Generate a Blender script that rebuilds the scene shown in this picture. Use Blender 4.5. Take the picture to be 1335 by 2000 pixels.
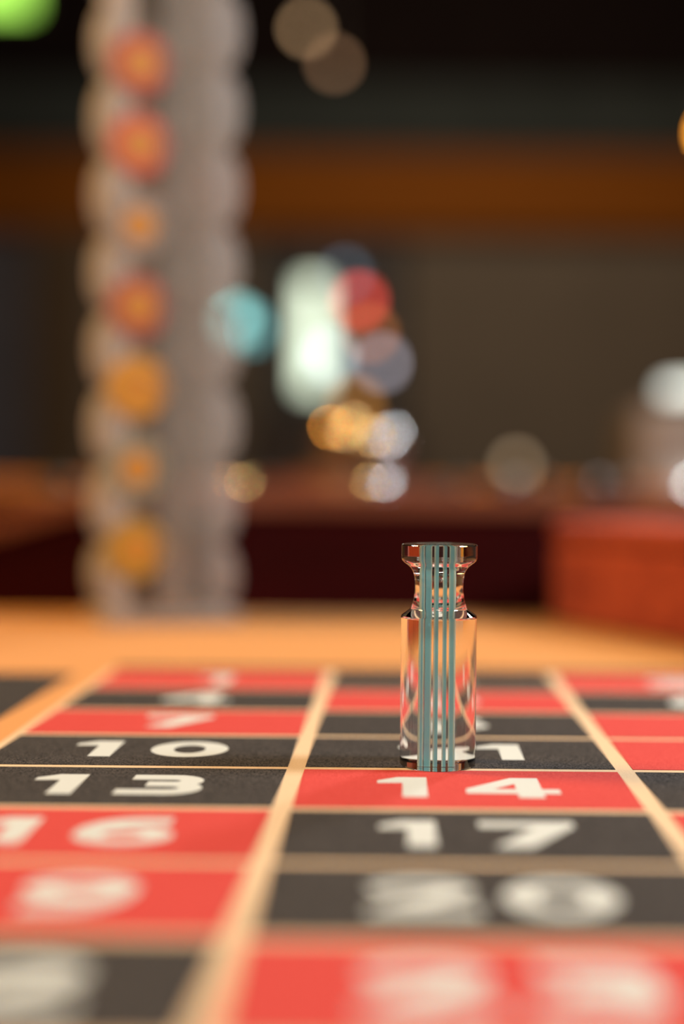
import bpy, bmesh, math, random
from mathutils import Vector, Matrix
random.seed(7)
for _o in list(bpy.data.objects):
    bpy.data.objects.remove(_o, do_unlink=True)
SC = bpy.context.scene
COL = SC.collection
PI = math.pi
TZ = 0.76                    # height of the felt above the floor
CAMZ = TZ + 0.094            # the lens is 94 mm above the felt

# ------------------------------------------------------------------ camera
cd = bpy.data.cameras.new('camera')
cam = bpy.data.objects.new('camera', cd)
COL.objects.link(cam)
cam.location = (0, 0, CAMZ)
cam.rotation_mode = 'XYZ'
cam.matrix_world = (Matrix.Translation((0, 0, CAMZ)) @ Matrix.Rotation(PI/2, 4, 'X') @ Matrix.Rotation(0.009, 4, 'Z'))
cd.sensor_fit = 'VERTICAL'
cd.sensor_height = 36
cd.sensor_width = 24
cd.lens = 50
cd.shift_x = -0.0562
cd.shift_y = -0.030
cd.clip_start = 0.005
cd.clip_end = 60
cd.dof.use_dof = True
cd.dof.focus_distance = 0.465
cd.dof.aperture_fstop = 2.25
cd.dof.aperture_blades = 0
SC.camera = cam

# ------------------------------------------------------------------ world, exposure
w = bpy.data.worlds.new('world')
SC.world = w
w.use_nodes = True
w.node_tree.nodes['Background'].inputs[0].default_value = (1.0, 0.8, 0.6, 1)
w.node_tree.nodes['Background'].inputs[1].default_value = 0.02
SC.view_settings.view_transform = 'Standard'
SC.view_settings.look = 'None'
SC.view_settings.gamma = 1
SC.view_settings.exposure = 0.0
SC.view_settings.use_curve_mapping = False
SC.cycles.use_denoising = True
SC.cycles.use_adaptive_sampling = False
SC.cycles.sample_clamp_indirect = 6
SC.cycles.blur_glossy = 0.5
SC.cycles.max_bounces = 16
SC.cycles.transmission_bounces = 14
SC.cycles.transparent_max_bounces = 16

# ------------------------------------------------------------------ lamps of the hall
def area(name, loc, target, power, color, size, shape='DISK'):
    l = bpy.data.lights.new(name, 'AREA')
    l.energy = power; l.color = color; l.shape = shape; l.size = size
    o = bpy.data.objects.new(name, l)
    COL.objects.link(o)
    o.location = loc
    o.rotation_euler = (Vector(target) - Vector(loc)).to_track_quat('-Z', 'Y').to_euler()
    return o
area('key_lamp', (1.15, 2.55, 2.20), (0.0, 0.45, TZ), 40, (1.0, 0.92, 0.88), 0.30)
area('warm_lamp', (-1.15, 0.75, 2.0), (0.0, 0.55, TZ), 36, (1.0, 0.56, 0.17), 0.45)
area('side_lamp', (0.85, 0.48, 1.60), (0.15, 0.75, TZ), 20, (0.97, 0.96, 1.0), 0.30)
area('front_lamp', (-0.2, -1.1, 2.5), (0.0, 0.6, TZ), 26, (1.0, 0.78, 0.58), 0.6)
area('hall_lamp', (0.3, 5.0, 3.4), (0.3, 7.9, 1.5), 32, (1.0, 0.80, 0.60), 1.5)

# ------------------------------------------------------------------ materials
def mat(name, color, rough=0.6, metal=0.0, color2=None, scale=40.0, mix=0.5, bump=0.0, bscale=None,
        emit=None, estr=0.0, spec=0.5, sheen=0.0, coat=0.0, stretch=None, detail=4):
    m = bpy.data.materials.new(name)
    m.use_nodes = True
    nt = m.node_tree
    b = nt.nodes['Principled BSDF']
    b.inputs['Roughness'].default_value = rough
    b.inputs['Metallic'].default_value = metal
    b.inputs['Specular IOR Level'].default_value = spec
    if sheen:
        b.inputs['Sheen Weight'].default_value = sheen
        b.inputs['Sheen Roughness'].default_value = 0.5
    if coat:
        b.inputs['Coat Weight'].default_value = coat
        b.inputs['Coat Roughness'].default_value = 0.06
    tc = nt.nodes.new('ShaderNodeTexCoord')
    mp = nt.nodes.new('ShaderNodeMapping')
    nt.links.new(tc.outputs['Object'], mp.inputs['Vector'])
    if stretch: mp.inputs['Scale'].default_value = stretch
    n = nt.nodes.new('ShaderNodeTexNoise')
    n.inputs['Scale'].default_value = scale
    n.inputs['Detail'].default_value = detail
    nt.links.new(mp.outputs['Vector'], n.inputs['Vector'])
    r = nt.nodes.new('ShaderNodeValToRGB')
    r.color_ramp.elements[0].position = 0.5 - 0.5*mix*0.6
    r.color_ramp.elements[1].position = 0.5 + 0.5*mix*0.6
    c2 = color2 or tuple(min(1, c*0.8) for c in color)
    r.color_ramp.elements[0].color = (*c2, 1)
    r.color_ramp.elements[1].color = (*color, 1)
    nt.links.new(n.outputs['Fac'], r.inputs['Fac'])
    nt.links.new(r.outputs['Color'], b.inputs['Base Color'])
    if bump:
        bn = nt.nodes.new('ShaderNodeBump')
        bn.inputs['Strength'].default_value = bump
        bn.inputs['Distance'].default_value = 0.0004
        if bscale:
            n2 = nt.nodes.new('ShaderNodeTexNoise')
            n2.inputs['Scale'].default_value = bscale
            nt.links.new(mp.outputs['Vector'], n2.inputs['Vector'])
            nt.links.new(n2.outputs['Fac'], bn.inputs['Height'])
        else:
            nt.links.new(n.outputs['Fac'], bn.inputs['Height'])
        nt.links.new(bn.outputs['Normal'], b.inputs['Normal'])
    if emit:
        b.inputs['Emission Color'].default_value = (*emit, 1)
        b.inputs['Emission Strength'].default_value = estr
    return m

def painted_refl(name, color, clear=0.5):  # clear acrylic whose reflections are painted as a pale diffuse mix
    m = bpy.data.materials.new(name)
    m.use_nodes = True
    nt = m.node_tree
    out = nt.nodes['Material Output']
    nt.nodes.remove(nt.nodes['Principled BSDF'])
    tr = nt.nodes.new('ShaderNodeBsdfTransparent')
    tr.inputs[0].default_value = (0.97, 0.96, 0.94, 1)
    df = nt.nodes.new('ShaderNodeBsdfDiffuse')
    tl = nt.nodes.new('ShaderNodeBsdfTranslucent')
    n = nt.nodes.new('ShaderNodeTexNoise'); n.inputs['Scale'].default_value = 60
    rp = nt.nodes.new('ShaderNodeValToRGB')
    rp.color_ramp.elements[0].color = (*[c*0.85 for c in color], 1)
    rp.color_ramp.elements[1].color = (*color, 1)
    nt.links.new(n.outputs['Fac'], rp.inputs['Fac'])
    nt.links.new(rp.outputs['Color'], df.inputs['Color'])
    nt.links.new(rp.outputs['Color'], tl.inputs['Color'])
    a = nt.nodes.new('ShaderNodeMixShader'); a.inputs[0].default_value = 0.5
    nt.links.new(df.outputs[0], a.inputs[1]); nt.links.new(tl.outputs[0], a.inputs[2])
    b = nt.nodes.new('ShaderNodeMixShader'); b.inputs[0].default_value = clear
    nt.links.new(a.outputs[0], b.inputs[1]); nt.links.new(tr.outputs[0], b.inputs[2])
    gl = nt.nodes.new('ShaderNodeBsdfGlossy'); gl.inputs['Roughness'].default_value = 0.12
    c = nt.nodes.new('ShaderNodeMixShader'); c.inputs[0].default_value = 0.06
    nt.links.new(b.outputs[0], c.inputs[1]); nt.links.new(gl.outputs[0], c.inputs[2])
    nt.links.new(c.outputs[0], out.inputs['Surface'])
    return m

def glass(name, color=(1, 1, 1), ior=1.49, rough=0.0):
    m = bpy.data.materials.new(name)
    m.use_nodes = True
    b = m.node_tree.nodes['Principled BSDF']
    b.inputs['Base Color'].default_value = (*color, 1)
    b.inputs['Roughness'].default_value = rough
    b.inputs['IOR'].default_value = ior
    b.inputs['Transmission Weight'].default_value = 1.0
    return m

def lamp(name, color, strength):
    return mat(name, tuple(0.8*c for c in color), rough=0.4, emit=color, estr=strength)

M = {}
M['gold'] = mat('gold_felt', (0.455, 0.205, 0.043), 0.95, color2=(0.40, 0.176, 0.036), scale=1500, mix=0.8, bump=0.5, spec=0.1, sheen=0.15)
M['red'] = mat('red_felt', (0.415, 0.055, 0.048), 0.95, color2=(0.34, 0.036, 0.030), scale=1800, mix=0.4, bump=0.5, spec=0.1)
M['black'] = mat('black_felt', (0.060, 0.056, 0.052), 0.95, color2=(0.012, 0.012, 0.012), scale=1800, mix=0.32, bump=0.6, spec=0.05)
M['tan'] = mat('tan_print', (0.50, 0.385, 0.25), 0.95, color2=(0.44, 0.335, 0.21), scale=1800, mix=0.8, bump=0.4, spec=0.1)
M['cream'] = mat('cream_print', (0.42, 0.465, 0.45), 0.95, color2=(0.37, 0.41, 0.395), scale=1800, mix=0.8, bump=0.3, spec=0.1)
M['maroon'] = mat('maroon_lacquer', (0.026, 0.0014, 0.0016), 0.6, color2=(0.020, 0.0012, 0.0012), scale=6, stretch=(1, 1, 8), spec=0.05)
M['wood'] = mat('warm_wood', (0.15, 0.045, 0.022), 0.35, color2=(0.11, 0.032, 0.015), scale=9, stretch=(1, 6, 10), coat=0.2)
M['rail'] = mat('orange_wood', (0.40, 0.14, 0.014), 0.7, color2=(0.30, 0.10, 0.010), spec=0.1, scale=9, stretch=(1, 6, 10))
M['mahogany'] = mat('mahogany', (0.16, 0.042, 0.020), 0.25, color2=(0.11, 0.026, 0.014), scale=8, stretch=(1, 1, 6), coat=0.4)
M['brass'] = mat('brass', (0.92, 0.62, 0.25), 0.16, metal=1.0, color2=(0.86, 0.58, 0.22), scale=20)
M['chrome'] = mat('chrome', (0.84, 0.88, 0.90), 0.16, metal=1.0, color2=(0.74, 0.78, 0.80), scale=20)
M['velvet'] = mat('red_velvet', (0.36, 0.068, 0.030), 0.95, color2=(0.20, 0.028, 0.014), scale=55, mix=0.7, bump=0.8, bscale=600, spec=0.1, sheen=0.12)
M['acrylic'] = glass('clear_acrylic')
M['teal'] = mat('teal_acrylic', (0.20, 0.60, 0.68), 0.3, color2=(0.18, 0.55, 0.64), scale=60)
M['refl_paint'] = painted_refl('acrylic_refl_paint', (0.62, 0.58, 0.54), 0.40)  # tower is clear; reflected surroundings are put into this colour
M['refl_paint_rib'] = painted_refl('acrylic_refl_paint_rib', (0.60, 0.57, 0.53), 0.62)
M['refl_paint_thin'] = painted_refl('clear_panel_refl_paint', (0.54, 0.53, 0.50), 0.83)
M['bronze'] = mat('dark_bronze', (0.10, 0.055, 0.025), 0.45, metal=0.6, color2=(0.08, 0.045, 0.02), scale=20)
M['teal_pale'] = mat('pale_teal_acrylic', (0.50, 0.78, 0.72), 0.3, color2=(0.46, 0.72, 0.67), scale=60)
M['dark'] = mat('dark_plastic', (0.03, 0.026, 0.024), 0.4, scale=30)
M['dark_wood'] = mat('dark_cabinet', (0.07, 0.042, 0.028), 0.5, scale=12, stretch=(1, 1, 8))
M['wall'] = mat('taupe_wall', (0.26, 0.21, 0.155), 0.9, color2=(0.235, 0.19, 0.14), scale=3, bump=0.2, bscale=80)
M['fascia'] = mat('glow_tinted_wood', (0.41, 0.125, 0.012), 0.7, color2=(0.35, 0.105, 0.010), spec=0.1, scale=4, stretch=(1, 1, 6))  # wood, with the orange glow on it put into the colour
M['green_wall'] = mat('dark_green_wall', (0.072, 0.085, 0.080), 0.9, scale=3, spec=0.1)
M['ceiling'] = mat('dark_ceiling', (0.018, 0.011, 0.010), 0.9, scale=4, spec=0.1)
M['carpet'] = mat('carpet', (0.10, 0.035, 0.025), 1.0, color2=(0.06, 0.03, 0.02), scale=14, bump=0.5, bscale=300)
M['slate'] = mat('slate_paint', (0.17, 0.16, 0.18), 0.7, scale=5)
M['brownpanel'] = mat('brown_panel', (0.17, 0.105, 0.05), 0.6, scale=5, stretch=(1, 1, 6))
M['pinkwhite'] = mat('pale_panel', (0.25, 0.195, 0.165), 0.5, scale=5)

# ------------------------------------------------------------------ helpers
def obj(name, bm, m, parent=None, smooth=False):
    me = bpy.data.meshes.new(name)
    bmesh.ops.recalc_face_normals(bm, faces=bm.faces)
    bm.to_mesh(me); bm.free()
    if smooth:
        for p in me.polygons: p.use_smooth = True
    o = bpy.data.objects.new(name, me)
    COL.objects.link(o)
    o.data.materials.append(m)
    if parent is not None: o.parent = parent
    return o
def tag(o, label=None, cat=None, group=None, kind=None):
    if label: o['label'] = label
    if cat: o['category'] = cat
    if group: o['group'] = group
    if kind: o['kind'] = kind
    return o
def thing(name, label, cat, loc=(0, 0, 0), rotz=0, group=None):
    o = bpy.data.objects.new(name, None)
    COL.objects.link(o)
    o.empty_display_size = 0.05
    o.location = loc; o.rotation_euler = (0, 0, rotz)
    return tag(o, label, cat, group)
def box(bm, x0, x1, y0, y1, z0, z1, bevel=0.0, seg=2):
    v = [bm.verts.new((x, y, z)) for z in (z0, z1) for y in (y0, y1) for x in (x0, x1)]
    fs = [bm.faces.new([v[i] for i in q]) for q in
          ((0, 2, 3, 1), (4, 5, 7, 6), (0, 1, 5, 4), (2, 6, 7, 3), (0, 4, 6, 2), (1, 3, 7, 5))]
    if bevel:
        es = list({e for f in fs for e in f.edges})
        bmesh.ops.bevel(bm, geom=es, offset=bevel, segments=seg, profile=0.5, affect='EDGES')
    return bm
def newbox(*a, **k): return box(bmesh.new(), *a, **k)
def lathe(bm, prof, n=64, c=(0, 0)):
    rings = []
    for r, z in prof:
        if r < 1e-6: rings.append([bm.verts.new((c[0], c[1], z))])
        else: rings.append([bm.verts.new((c[0]+r*math.cos(2*PI*i/n), c[1]+r*math.sin(2*PI*i/n), z)) for i in range(n)])
    for a, b in zip(rings, rings[1:]):
        for i in range(n):
            j = (i+1) % n
            if len(a) == 1 and len(b) == 1: continue
            if len(a) == 1: bm.faces.new((a[0], b[j], b[i]))
            elif len(b) == 1: bm.faces.new((a[i], a[j], b[0]))
            else: bm.faces.new((a[i], a[j], b[j], b[i]))
    return bm
def prism(bm, pts, axis, a, b):
    """extrude a 2-D outline along an axis: 'y' uses (x,z), 'z' uses (x,y), 'x' uses (y,z)"""
    def P(p, t):
        return {'y': (p[0], t, p[1]), 'z': (p[0], p[1], t), 'x': (t, p[0], p[1])}[axis]
    A = [bm.verts.new(P(p, a)) for p in pts]; B = [bm.verts.new(P(p, b)) for p in pts]
    n = len(pts)
    bm.faces.new(A); bm.faces.new(B[::-1])
    for i in range(n):
        j = (i+1) % n
        bm.faces.new((A[i], A[j], B[j], B[i]))
    return bm
def ball(bm, c, r, u=24, v=14):
    bmesh.ops.create_uvsphere(bm, u_segments=u, v_segments=v, radius=r, matrix=Matrix.Translation(c))
    return bm
def rod(bm, p0, p1, r, n=12):
    p0 = Vector(p0); p1 = Vector(p1); d = p1 - p0
    q = d.to_track_quat('Z', 'Y').to_matrix().to_4x4()
    bmesh.ops.create_cone(bm, cap_ends=True, segments=n, radius1=r, radius2=r, depth=d.length,
                          matrix=Matrix.Translation((p0+p1)/2) @ q)
    return bm

# ------------------------------------------------------------------ the hall
def struct(name, bm, m):
    return tag(obj(name, bm, m), kind='structure')
RX0, RX1, RY0, RY1, RZ = -4.5, 4.5, -3.0, 8.0, 3.75
struct('floor', newbox(RX0, RX1, RY0, RY1, -0.1, 0), M['carpet'])
struct('ceiling', newbox(RX0, RX1, RY0, RY1, RZ, RZ+0.1), M['ceiling'])
struct('wall_far', newbox(RX0, RX1, RY1, RY1+0.1, 0, RZ), M['wall'])
struct('wall_near', newbox(RX0, RX1, RY0-0.1, RY0, 0, RZ), M['dark_wood'])
struct('wall_left', newbox(RX0-0.1, RX0, RY0, RY1, 0, RZ), M['wall'])
struct('wall_right', newbox(RX1, RX1+0.1, RY0, RY1, 0, RZ), M['wall'])
struct('trim_1', newbox(RX0, RX1, RY1-0.12, RY1, 2.24, 2.68, bevel=0.012), M['fascia'])
struct('trim_2', newbox(RX0, RX1, RY1-0.10, RY1, 2.68, 3.08, bevel=0.006), M['green_wall'])
struct('trim_3', newbox(RX0, RX1, RY1-0.16, RY1, 3.08, RZ, bevel=0.006), M['ceiling'])
struct('trim_4', newbox(-2.04, -1.74, RY1-0.14, RY1, 0, 2.24, bevel=0.01), M['brownpanel'])
struct('trim_5', newbox(-3.0, -2.05, RY1-0.08, RY1, 0, 2.2, bevel=0.01), M['slate'])
struct('baseboard_far', newbox(-1.73, RX1, RY1-0.02, RY1, 0, 0.14, bevel=0.004), M['dark_wood'])

# ------------------------------------------------------------------ the roulette table
XA, W, DZ = -0.0329, 0.1073, 0.0576       # first column divider, column width, row depth
Y0 = 0.4638                               # the line between rows 10-12 and 13-15
CG, RG = 0.0058, 0.0043                   # width of the gaps that show the gold felt
table = thing('roulette_table', 'long roulette table with gold felt and printed red and black numbered boxes', 'table', (0, 0, 0))
TX0, TX1, TY0, TY1 = -0.62, 0.80, -0.45, 1.95
obj('felt_top', newbox(TX0, TX1, TY0, TY1, TZ-0.012, TZ, bevel=0.003), M['gold'], table)
obj('apron', newbox(TX0+0.02, TX1-0.02, TY0+0.02, TY1-0.02, TZ-0.16, TZ-0.0125, bevel=0.01), M['mahogany'], table)
for lx in (TX0+0.12, TX1-0.12):
    for ly in (TY0+0.15, TY1-0.15):
        lg = lathe(bmesh.new(), [(0, 0), (0.06, 0), (0.06, 0.03), (0.035, 0.06), (0.045, 0.3), (0.05, 0.5), (0.04, 0.6), (0, 0.6)], 24, (lx, ly))
        obj('leg', lg, M['mahogany'], table, True)
REDS = {1, 3, 5, 7, 9, 12, 14, 16, 18, 19, 21, 23, 25, 27, 30, 32, 34, 36}
def sheet(x0, x1, y0, y1, z0, t=0.00015):
    return newbox(x0, x1, y0, y1, z0, z0+t)
# --- digit outlines, unit height
def ring(bm, cx, cy, rx, ry, ix, iy, n=40, a0=0.0, a1=2*PI):
    pr = None; z = 0.0008*len(bm.faces)
    for i in range(n+1):
        a = a0 + (a1-a0)*i/n
        q = (bm.verts.new((cx+rx*math.cos(a), cy+ry*math.sin(a), z)), bm.verts.new((cx+ix*math.cos(a), cy+iy*math.sin(a), z)))
        if pr: bm.faces.new((pr[0], q[0], q[1], pr[1]))
        pr = q
def poly(bm, pts):
    z = 0.0008*len(bm.faces)
    bm.faces.new([bm.verts.new((x, y, z)) for x, y in pts])
def stroke(bm, pts, t):
    P = [Vector((x, y)) for x, y in pts]; pr = None
    z = 0.0008*len(bm.faces)
    for i, p in enumerate(P):
        d0 = (P[i]-P[i-1]).normalized() if i else None
        d1 = (P[i+1]-P[i]).normalized() if i < len(P)-1 else None
        d = (d0+d1).normalized() if d0 and d1 else (d0 or d1)
        s = t/2
        if d0 and d1: s = min(t, s/max(0.5, d.dot(d1)))
        nrm = Vector((-d.y, d.x))*s
        q = (bm.verts.new((p.x+nrm.x, p.y+nrm.y, z)), bm.verts.new((p.x-nrm.x, p.y-nrm.y, z)))
        if pr: bm.faces.new((pr[0], q[0], q[1], pr[1]))
        pr = q
def arc(cx, cy, rx, ry, a0, a1, n=10):
    return [(cx+rx*math.cos(math.radians(a0+(a1-a0)*i/n)), cy+ry*math.sin(math.radians(a0+(a1-a0)*i/n))) for i in range(n+1)]
T = 0.25
def digit(bm, c):
    if c == '0': ring(bm, .475, .5, .475, .5, .195, .25)
    elif c == '1':
        poly(bm, [(0, .68), (0, .82), (.22, 1), (.55, 1), (.55, 0), (.28, 0), (.28, .70)])
    elif c == '2':
        stroke(bm, [(.04, .70)] + arc(.46, .70, .32, .175, 165, -40) + [(.22, .16)], T)
        poly(bm, [(.03, 0), (.93, 0), (.93, .24), (.2, .24), (.03, .16)])
    elif c == '3':
        stroke(bm, [(.10, .875)] + arc(.56, .70, .22, .175, 90, -90) + [(.30, .525)], T)
        stroke(bm, [(.30, .525)] + arc(.56, .325, .25, .20, 90, -90) + [(0.02, .125)], T)
    elif c == '4':
        poly(bm, [(.55, 0), (.83, 0), (.83, 1), (.55, 1)]); poly(bm, [(0, .2), (1.02, .2), (1.02, .42), (0, .42)])
        poly(bm, [(0, .42), (.52, 1), (.83, 1), (.30, .42)])
    elif c == '5':
        poly(bm, [(.12, .76), (.88, .76), (.88, 1), (.12, 1)]); poly(bm, [(.12, .46), (.38, .46), (.38, .8), (.12, .8)])
        stroke(bm, [(.12, .575)] + arc(.55, .35, .26, .225, 90, -90) + [(.03, .125)], T)
    elif c in '69':
        b2 = bmesh.new()
        ring(b2, .475, .34, .475, .34, .2, .12)
        stroke(b2, [(.125, .34)] + arc(.60, .40, .47, .475, 180, 90) + [(.86, .875)], T)
        if c == '9':
            for v in b2.verts: v.co = Vector((.95-v.co.x, 1-v.co.y, v.co.z))
        me = bpy.data.meshes.new('digit'); b2.to_mesh(me); b2.free(); bm.from_mesh(me); bpy.data.meshes.remove(me)
    elif c == '7':
        poly(bm, [(0, .76), (.93, .76), (.93, 1), (0, 1)]); poly(bm, [(.56, .80), (.93, .80), (.46, 0), (.10, 0)])
    elif c == '8':
        ring(bm, .475, .74, .40, .26, .17, .07); ring(bm, .475, .285, .475, .285, .2, .085)
ADV = {'1': .55, '7': .93, '4': 1.02}
DH = 0.028
def number(txt):
    bm = bmesh.new(); x = 0.0
    for i, ch in enumerate(txt):
        b = bmesh.new(); digit(b, ch)
        for v in b.verts: v.co.x += x
        me = bpy.data.meshes.new('digit'); b.to_mesh(me); b.free(); bm.from_mesh(me); bpy.data.meshes.remove(me)
        x += ADV.get(ch, .95) + ((.17 if ch == '2' else .42) if i < len(txt)-1 else 0)
    for v in bm.verts:
        v.co.x = (v.co.x - x/2)*DH; v.co.y = (v.co.y-.5)*DH; v.co.z *= 0.004
    return bm
obj('layout_print', sheet(XA-W-0.0005, XA+2*W+CG/2, Y0-8*DZ, Y0+4*DZ+0.004, TZ, 0.0001), M['tan'], table)
for n in range(1, 37):
    row, colm = (n-1)//3, (n-1) % 3
    cx0 = XA + (colm-1)*W + CG/2; cx1 = XA + colm*W - CG/2
    yt = Y0 + (4-row)*DZ; yb = yt - DZ
    y1 = yt - RG/2 + (0.004 if row == 0 else 0)
    obj('number_cell', sheet(cx0, cx1, yb+RG/2, y1, TZ+0.00012), M['red' if n in REDS else 'black'], table)['label'] = ('red' if n in REDS else 'black') + ' printed box of number %d' % n
    p = obj('printed_number', number(str(n)), M['cream'], table)
    p['label'] = 'cream printed number %d' % n
    p.location = ((cx0+cx1)/2 + 0.001, (yt+yb)/2 + 0.0015, TZ+0.0003)
# the dozen boxes along the left side and the dark ruling at the head of the layout
XL = XA - W - 0.0015 - 0.0135
for k in range(3):
    yt = Y0 + 4*DZ - k*4*DZ - (0.010 if k == 0 else RG/2); yb = Y0 - k*4*DZ + RG/2
    obj('dozen_cell', sheet(XL-0.16, XL, yb, yt, TZ), M['black'], table)
obj('ruling', sheet(XA-W, XA+2*W, 0.7035, 0.7165, TZ), M['black'], table)
# raised end board in front of the wheel, its left end dipping
WY = 1.0
top = [(-0.62, 0.012), (-0.34, 0.040), (-0.28, 0.0575), (-0.25, 0.0665), (-0.225, 0.0735), (-0.20, 0.0762), (-0.17, 0.0770), (0.80, 0.0770)]
bm = prism(bmesh.new(), [(0.80, TZ), (-0.62, TZ)] + [(x, TZ+h-0.006) for x, h in top], 'y', WY, WY+0.022)
obj('end_board', bm, M['maroon'], table)
bm = prism(bmesh.new(), [(x, TZ+h-0.006) for x, h in top] + [(x, TZ+h+0.0075) for x, h in top[::-1]], 'y', WY-0.004, WY+0.026)
obj('end_rail', bm, M['wood'], table)
obj('back_rail', newbox(TX0, TX1, 1.89, 1.945, TZ, TZ+0.092, bevel=0.012), M['rail'], table)

# ------------------------------------------------------------------ the wheel behind the end board
WC = (-0.062, 1.452)
wheel = thing('roulette', 'dark polished roulette wheel with metal turret behind the red end board', 'roulette wheel', (WC[0], WC[1], TZ+0.0005))
bz = 0.0
obj('bowl', lathe(bmesh.new(), [(0, 0), (0.36, 0), (0.385, 0.01), (0.40, 0.05), (0.408, 0.07), (0.40, 0.071), (0.36, 0.070), (0.33, 0.064), (0.305, 0.079), (0.265, 0.079), (0.245, 0.05), (0, 0.03)], 96), M['mahogany'], wheel, True)
obj('rim', lathe(bmesh.new(), [(0.409, 0.068), (0.415, 0.073), (0.412, 0.080), (0.39, 0.083), (0.365, 0.079), (0.36, 0.072)], 96), M['wood'], wheel, True)
obj('pocket_ring', lathe(bmesh.new(), [(0.244, 0.051), (0.243, 0.056), (0.20, 0.053), (0.195, 0.048)], 96), M['red'], wheel, True)
obj('rotor', lathe(bmesh.new(), [(0.196, 0.05), (0.194, 0.06), (0.14, 0.078), (0.09, 0.092), (0.05, 0.10), (0, 0.10)], 96), M['wood'], wheel, True)
obj('turret', lathe(bmesh.new(), [(0.045, 0.098), (0.046, 0.103), (0.028, 0.107), (0.014, 0.112), (0.010, 0.118), (0.012, 0.122), (0.010, 0.125), (0, 0.126)], 48), M['bronze'], wheel, True)
obj('finial', ball(bmesh.new(), (0, 0, 0.1385), 0.0235, 40, 24), M['brass'], wheel, True)
for a, kr, km in ((0, 0.0215, 'chrome'), (115, 0.006, 'bronze'), (245, 0.006, 'bronze')):
    d = (math.cos(math.radians(a)), math.sin(math.radians(a)))
    arm = obj('arm', rod(bmesh.new(), (0.008*d[0], 0.008*d[1], 0.119), (0.040*d[0], 0.040*d[1], 0.128), 0.004), M['bronze'], wheel, True)
    obj('knob', ball(bmesh.new(), (0.044*d[0], 0.044*d[1], 0.1310), kr, 40, 24), M[km], arm, True)
for k in range(15):
    a = math.radians(231 + 24*k)
    bm = ball(bmesh.new(), (0, 0, 0), 1, 32, 18)
    bmesh.ops.transform(bm, matrix=Matrix.Translation((0.285*math.cos(a), 0.285*math.sin(a), 0.089)) @ Matrix.Rotation(a, 4, 'Z') @ Matrix.Diagonal((0.011, 0.014, 0.0105, 1)), verts=bm.verts)
    obj('deflector', bm, M[{0: 'brass', 1: 'brass', 2: 'chrome'}.get(k, 'dark')], wheel, True)

# ------------------------------------------------------------------ the marker
marker = thing('roulette_marker', 'clear acrylic roulette marker with teal stripes standing on the number 11 box', 'marker', (0.0134, 0.4712, TZ+0.0003))
prof = [(0, 0.0), (0.0117, 0.0), (0.0120, 0.0), (0.0123, 0.0002), (0.01255, 0.0006), (0.01255, 0.0008), (0.0126, 0.0486), (0.0126, 0.0489), (0.0124, 0.0494), (0.0096, 0.0514), (0.0090, 0.0527), (0.0085, 0.0545),
        (0.0082, 0.0565), (0.0080, 0.0592), (0.0082, 0.0618), (0.0087, 0.0638), (0.0095, 0.0652), (0.0106, 0.0662), (0.0118, 0.0671), (0.01245, 0.0679),
        (0.0126, 0.0684), (0.0126, 0.0688), (0.0126, 0.0723), (0.0126, 0.0726), (0.0124, 0.0729), (0.0120, 0.0731), (0.0117, 0.0731), (0, 0.0731)]
def densify(p, lo, hi, n=3):
    # Catmull-Rom between the profile points lo..hi
    out = list(p[:lo])
    for i in range(lo, hi):
        p0, p1, p2, p3 = p[i-1], p[i], p[i+1], p[i+2]
        for k in range(n):
            t = k/n
            out.append(tuple(0.5*((2*b)+(-a+c)*t+(2*a-5*b+4*c-d)*t*t+(-a+3*b-3*c+d)*t**3) for a, b, c, d in zip(p0, p1, p2, p3)))
    return out + list(p[hi:])
prof = densify(prof, 9, 19)
b = obj('body', lathe(bmesh.new(), prof, 160), M['acrylic'], marker, True)
b.data.set_sharp_from_angle(angle=math.radians(28))
for x, t, el, er in ((-0.0039, 0.0010, 1, 1), (-0.0024, 0.0015, 0, 1), (-0.0006, 0.0010, 1, 0), (0.0013, 0.0009, 1, 0), (0.0030, 0.0014, 1, 1)):
    e = 0.00028
    st = obj('teal_stripe', newbox(x-t/2+e*el, x+t/2-e*er, -0.0007, 0.0007, 0.0001, 0.0730), M['teal'], marker)
    if el: obj('pale_edge', newbox(x-t/2, x-t/2+e-0.00001, -0.0007, 0.0007, 0.0001, 0.0730), M['teal_pale'], st)
    if er: obj('pale_edge', newbox(x+t/2-e+0.00001, x+t/2, -0.0007, 0.0007, 0.0001, 0.0730), M['teal_pale'], st)

# ------------------------------------------------------------------ the chip tower
tower = thing('chip_tower', 'tall clear acrylic display tower with scalloped edges holding round chips', 'display tower', (-0.160, 0.952, TZ+0.0005), math.radians(22))
NT, P0, PS = 9, 0.0512, 0.0517
obj('base_plate', newbox(-0.045, 0.045, -0.042, 0.026, 0, 0.008, bevel=0.002), M['refl_paint'], tower)
def scallop(x0, x1, out):
    """outline of a rib: straight on the inner side, one rounded lobe per tier on the outer side"""
    inner = [(x1, P0-PS+0.005), (x1, P0+(NT-0.0)*PS)]
    pts = []
    zs = [0.008] + [P0 + k*PS for k in range(NT+1)]
    dep = x1-x0
    for za, zb in zip(zs, zs[1:]):
        for i in range(13):
            t = i/12
            s = (4*t*(1-t))**0.42
            pts.append((x0 + dep*0.80*(1-s), za + (zb-za)*t*0.999 + 0.0002))
    return pts
def rib(x_in, x_out, y0, y1, m):
    pts = scallop(x_out, x_in, None)
    return obj('side_rib', prism(bmesh.new(), pts + [(x_in, pts[-1][1]), (x_in, pts[0][1])], 'y', y0, y1), m, tower)
rib(-0.027, -0.044, -0.036, 0.024, M['refl_paint'])
rib(0.026, 0.044, -0.036, 0.024, M['refl_paint_rib'])
zt = P0 + NT*PS
obj('back_panel', newbox(-0.0265, 0.0255, 0.020, 0.024, 0.008, zt, bevel=0.001), M['refl_paint_thin'], tower)
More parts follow.
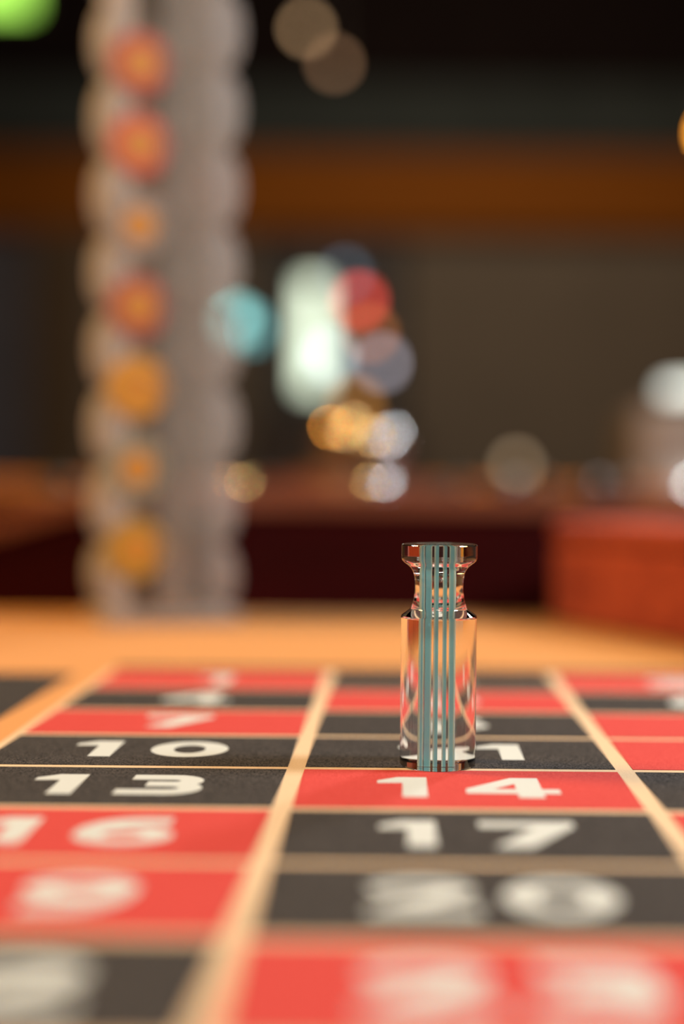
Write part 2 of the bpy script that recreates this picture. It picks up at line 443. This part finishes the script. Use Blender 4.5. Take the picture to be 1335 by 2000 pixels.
obj('front_panel', newbox(-0.010, 0.009, -0.0425, -0.040, 0.008, zt, bevel=0.0008), M['refl_paint_thin'], tower)
obj('divider', newbox(0.009, 0.011, -0.030, 0.0195, 0.008, zt, bevel=0.0008), M['refl_paint_thin'], tower)
obj('top_plate', newbox(-0.044, 0.044, -0.040, 0.026, zt, zt+0.006, bevel=0.002), M['refl_paint'], tower)
for k in range(NT):
    z = P0 + k*PS - 0.0225
    pts = [(-0.0265, z), (0.0255, z-0.018), (0.0255, z-0.0205), (-0.0265, z-0.0025)]
    obj('shelf', prism(bmesh.new(), pts, 'y', -0.034, 0.010), M['refl_paint_thin'], tower)

# ------------------------------------------------------------------ chips in the tower
def chip_mat(name, c): return mat(name, c, 0.45, color2=tuple(x*0.9 for x in c), scale=200)
CM = {'red': chip_mat('red_chip', (0.375, 0.064, 0.030)), 'scarlet': chip_mat('scarlet_chip', (0.465, 0.083, 0.038)), 'pale': chip_mat('pale_chip', (0.255, 0.203, 0.158)),
      'brick': chip_mat('brick_chip', (0.330, 0.075, 0.038)), 'amber': chip_mat('amber_chip', (0.495, 0.225, 0.019)), 'sage': chip_mat('sage_chip', (0.225, 0.203, 0.128)), 'mustard': chip_mat('mustard_chip', (0.345, 0.188, 0.019))}
inlay_m = chip_mat('orange_inlay', (0.465, 0.188, 0.015))
chips = [('mustard', 'mustard yellow chip with orange centre in the lowest slot of the clear tower'),
         ('sage', 'greyish green chip with orange centre in the second slot from the tower base'),
         ('amber', 'amber yellow chip with orange centre in the third slot from the tower base'),
         ('brick', 'brick red chip with orange centre just above the amber chip in the tower'),
         ('pale', 'pale beige chip with orange centre between two red chips in the tower'),
         ('scarlet', 'bright scarlet chip with orange centre just above the pale beige chip'),
         ('red', 'red chip with orange centre in the topmost tower slot in view')]
cb = math.radians(22)
R2 = Matrix.Rotation(cb, 4, 'Z')
first = None
for k, (c, lab) in enumerate(chips):
    off = R2 @ Vector((-0.0235, -0.0372, 0))
    loc = (tower.location.x+off.x, tower.location.y+off.y, TZ + P0 + k*PS - 0.0215)
    t = thing('roulette_chip', lab, 'chip', loc, cb, 'colour chips shown in the clear tower')
    r, h = 0.0195, 0.0032
    bm = lathe(bmesh.new(), [(0, 0), (r-0.0008, 0), (r, 0.0006), (r, h-0.0006), (r-0.0008, h), (0, h)], 48)
    bmesh.ops.transform(bm, matrix=Matrix.Translation((0, h/2, r)) @ Matrix.Rotation(PI/2, 4, 'X'), verts=bm.verts)
    obj('disc', bm, CM[c], t)
    bm = lathe(bmesh.new(), [(0, 0), (0.0105, 0), (0.0105, 0.0003), (0.010, 0.0005), (0, 0.0005)], 40)
    bmesh.ops.transform(bm, matrix=Matrix.Translation((0, -h/2, r)) @ Matrix.Rotation(PI/2, 4, 'X'), verts=bm.verts)
    obj('inlay', bm, inlay_m, t)

# ------------------------------------------------------------------ the red box at the right
rb = thing('velvet_box', 'red velvet covered box standing on the gold felt beside the end board', 'box', (0.1020, 0.955, TZ+0.0005), math.radians(-62.4))
obj('body', newbox(0, 0.26, 0, 0.075, 0.0, 0.052, bevel=0.004), M['velvet'], rb)
obj('lid', newbox(-0.001, 0.261, -0.001, 0.076, 0.0525, 0.069, bevel=0.006, seg=3), M['velvet'], rb)

# ------------------------------------------------------------------ far lamps, machines and signs
def lamp_ball(name, label, cat, loc, r, color, strength, group=None, stem=None, mname='lamp'):
    """a small lamp: dark housing and a glowing globe"""
    t = thing(name, label, cat, loc, 0, group)
    obj('bulb', ball(bmesh.new(), (0, 0, 0), r), lamp(mname+'_glow', color, strength), t, True)
    if stem == 'up':
        L = RZ - loc[2]
        obj('housing', lathe(bmesh.new(), [(0, r*0.7), (r*1.3, r*0.75), (r*1.3, r*3), (0, r*3.2)], 24), M['dark'], t, True)
        obj('rod', rod(bmesh.new(), (0, 0, r*3), (0, 0, L), 0.006), M['dark'], t)
    return t
lamp_ball('ceiling_spotlight', 'dim tan ceiling spotlight, the upper of the overlapping pair', 'lamp', (-0.479, 7.0, 3.08), 0.028, (1, 0.62, 0.32), 3.3, 'ceiling spotlights', 'up', 'spot_a')
lamp_ball('ceiling_spotlight', 'fainter brown ceiling spotlight, the lower of the overlapping pair', 'lamp', (-0.325, 6.7, 2.82), 0.027, (1, 0.56, 0.30), 1.9, 'ceiling spotlights', 'up', 'spot_b')
lamp_ball('pendant_lamp', 'glowing orange pendant lamp cut by the right edge of the picture', 'lamp', (1.10, 5.0, 2.087), 0.034, (1, 0.36, 0.03), 16, None, 'up', 'pendant')

sg = thing('hanging_sign', 'glowing lime green sign box hanging in the upper left corner', 'sign', (-1.55, 5.0, 2.62))
obj('sign_panel', newbox(-0.24, 0.245, -0.03, 0.0, -0.13, 0.09, bevel=0.01), lamp('sign_green', (0.34, 0.70, 0.09), 2.2), sg)
obj('sign_case', newbox(-0.25, 0.255, 0.001, 0.06, -0.14, 0.10, bevel=0.01), M['dark'], sg)
for sx in (-0.2, 0.18):
    obj('rod', rod(bmesh.new(), (sx, 0.03, 0.10), (sx, 0.03, RZ-2.62), 0.006), M['dark'], sg)

# slot machine with the tall light bar, five metres away
S = thing('slot_machine', 'dark slot machine with tall pale green light bar and coloured lamps', 'slot machine', (-0.25, 5.0, 0))
obj('cabinet', newbox(-0.30, 0.30, 0.0, 0.55, 0, 1.05, bevel=0.02), M['dark_wood'], S)
obj('upper_cabinet', newbox(-0.26, 0.26, 0.08, 0.45, 1.052, 1.72, bevel=0.03), M['dark'], S)
obj('button_deck', prism(bmesh.new(), [(-0.10, 0.80), (-0.001, 0.80), (-0.001, 0.88), (-0.10, 0.84)], 'x', -0.28, 0.28), M['dark'], S)
def glow(name, x0, x1, z0, z1, c, s, y=0.05, par=S, th=0.025):
    return obj(name, newbox(x0, x1, y, y+th, z0, z1, bevel=0.006), lamp(name+'_glow', c, s), par)
# (x, z) measured from the machine's base
glow('light_bar', -0.105, -0.024, 1.175, 1.565, (0.80, 0.92, 0.70), 2.1)
glow('screen', -0.035, 0.022, 1.26, 1.33, (0.80, 0.97, 1.0), 2.5, y=0.02)
glow('teal_lamp', -0.37, -0.315, 1.38, 1.46, (0.30, 0.72, 0.68), 3.8)
glow('teal_lamp', -0.300, -0.262, 1.36, 1.43, (0.20, 0.58, 0.60), 2.7)
glow('red_lamp', 0.075, 0.125, 1.47, 1.52, (0.85, 0.07, 0.05), 6.0)
glow('blue_lamp', 0.03, 0.07, 1.57, 1.61, (0.25, 0.40, 0.55), 1.6)
glow('orange_lamp', 0.12, 0.16, 1.36, 1.40, (0.95, 0.30, 0.08), 3.0)
glow('lilac_lamp', 0.165, 0.205, 1.25, 1.30, (0.66, 0.62, 0.72), 3.6)
glow('amber_lamp', 0.06, 0.12, 1.10, 1.15, (0.9, 0.36, 0.05), 2.2)

# pale terminal at the right, two metres away
P = thing('gaming_terminal', 'pale pink terminal with white strip light beyond the red box', 'terminal', (0.47, 2.05, 0))
obj('pedestal', newbox(-0.14, 0.30, 0.02, 0.30, 0, 0.80, bevel=0.02), M['dark_wood'], P)
obj('panel', newbox(-0.13, 0.32, 0.0, 0.2, 0.802, 0.965, bevel=0.02), M['pinkwhite'], P)
obj('light_strip', newbox(-0.09, 0.32, -0.02, 0.03, 0.980, 1.000, bevel=0.006), lamp('strip_glow', (0.88, 0.98, 0.92), 1.4), P)
obj('status_lamp', ball(bmesh.new(), (-0.047, -0.015, 0.846), 0.0095), lamp('status_glow', (0.85, 0.97, 1.0), 30), P, True)

# low side table carrying a glowing globe added to show a distant glint
ft = thing('side_table', 'dark low side table far behind the wheel', 'table', (0.5, 6.2, 0))
obj('table_top', newbox(-0.3, 0.3, -0.25, 0.25, 0.80, 0.84, bevel=0.01), M['dark_wood'], ft)
obj('pedestal', lathe(bmesh.new(), [(0, 0), (0.2, 0), (0.2, 0.02), (0.04, 0.05), (0.04, 0.799), (0, 0.799)], 24), M['dark_wood'], ft, True)
tl = thing('glint_globe', 'faint tan globe added as a distant glint on the low side table', 'lamp', (0.5, 6.1, 0.84))
obj('globe_base', lathe(bmesh.new(), [(0, 0), (0.04, 0), (0.035, 0.012), (0.01, 0.02), (0.01, 0.062), (0, 0.062)], 24), M['brass'], tl, True)
obj('globe', ball(bmesh.new(), (0, 0, 0.088), 0.026), lamp('globe_glow', (1, 0.72, 0.45), 1.9), tl, True)
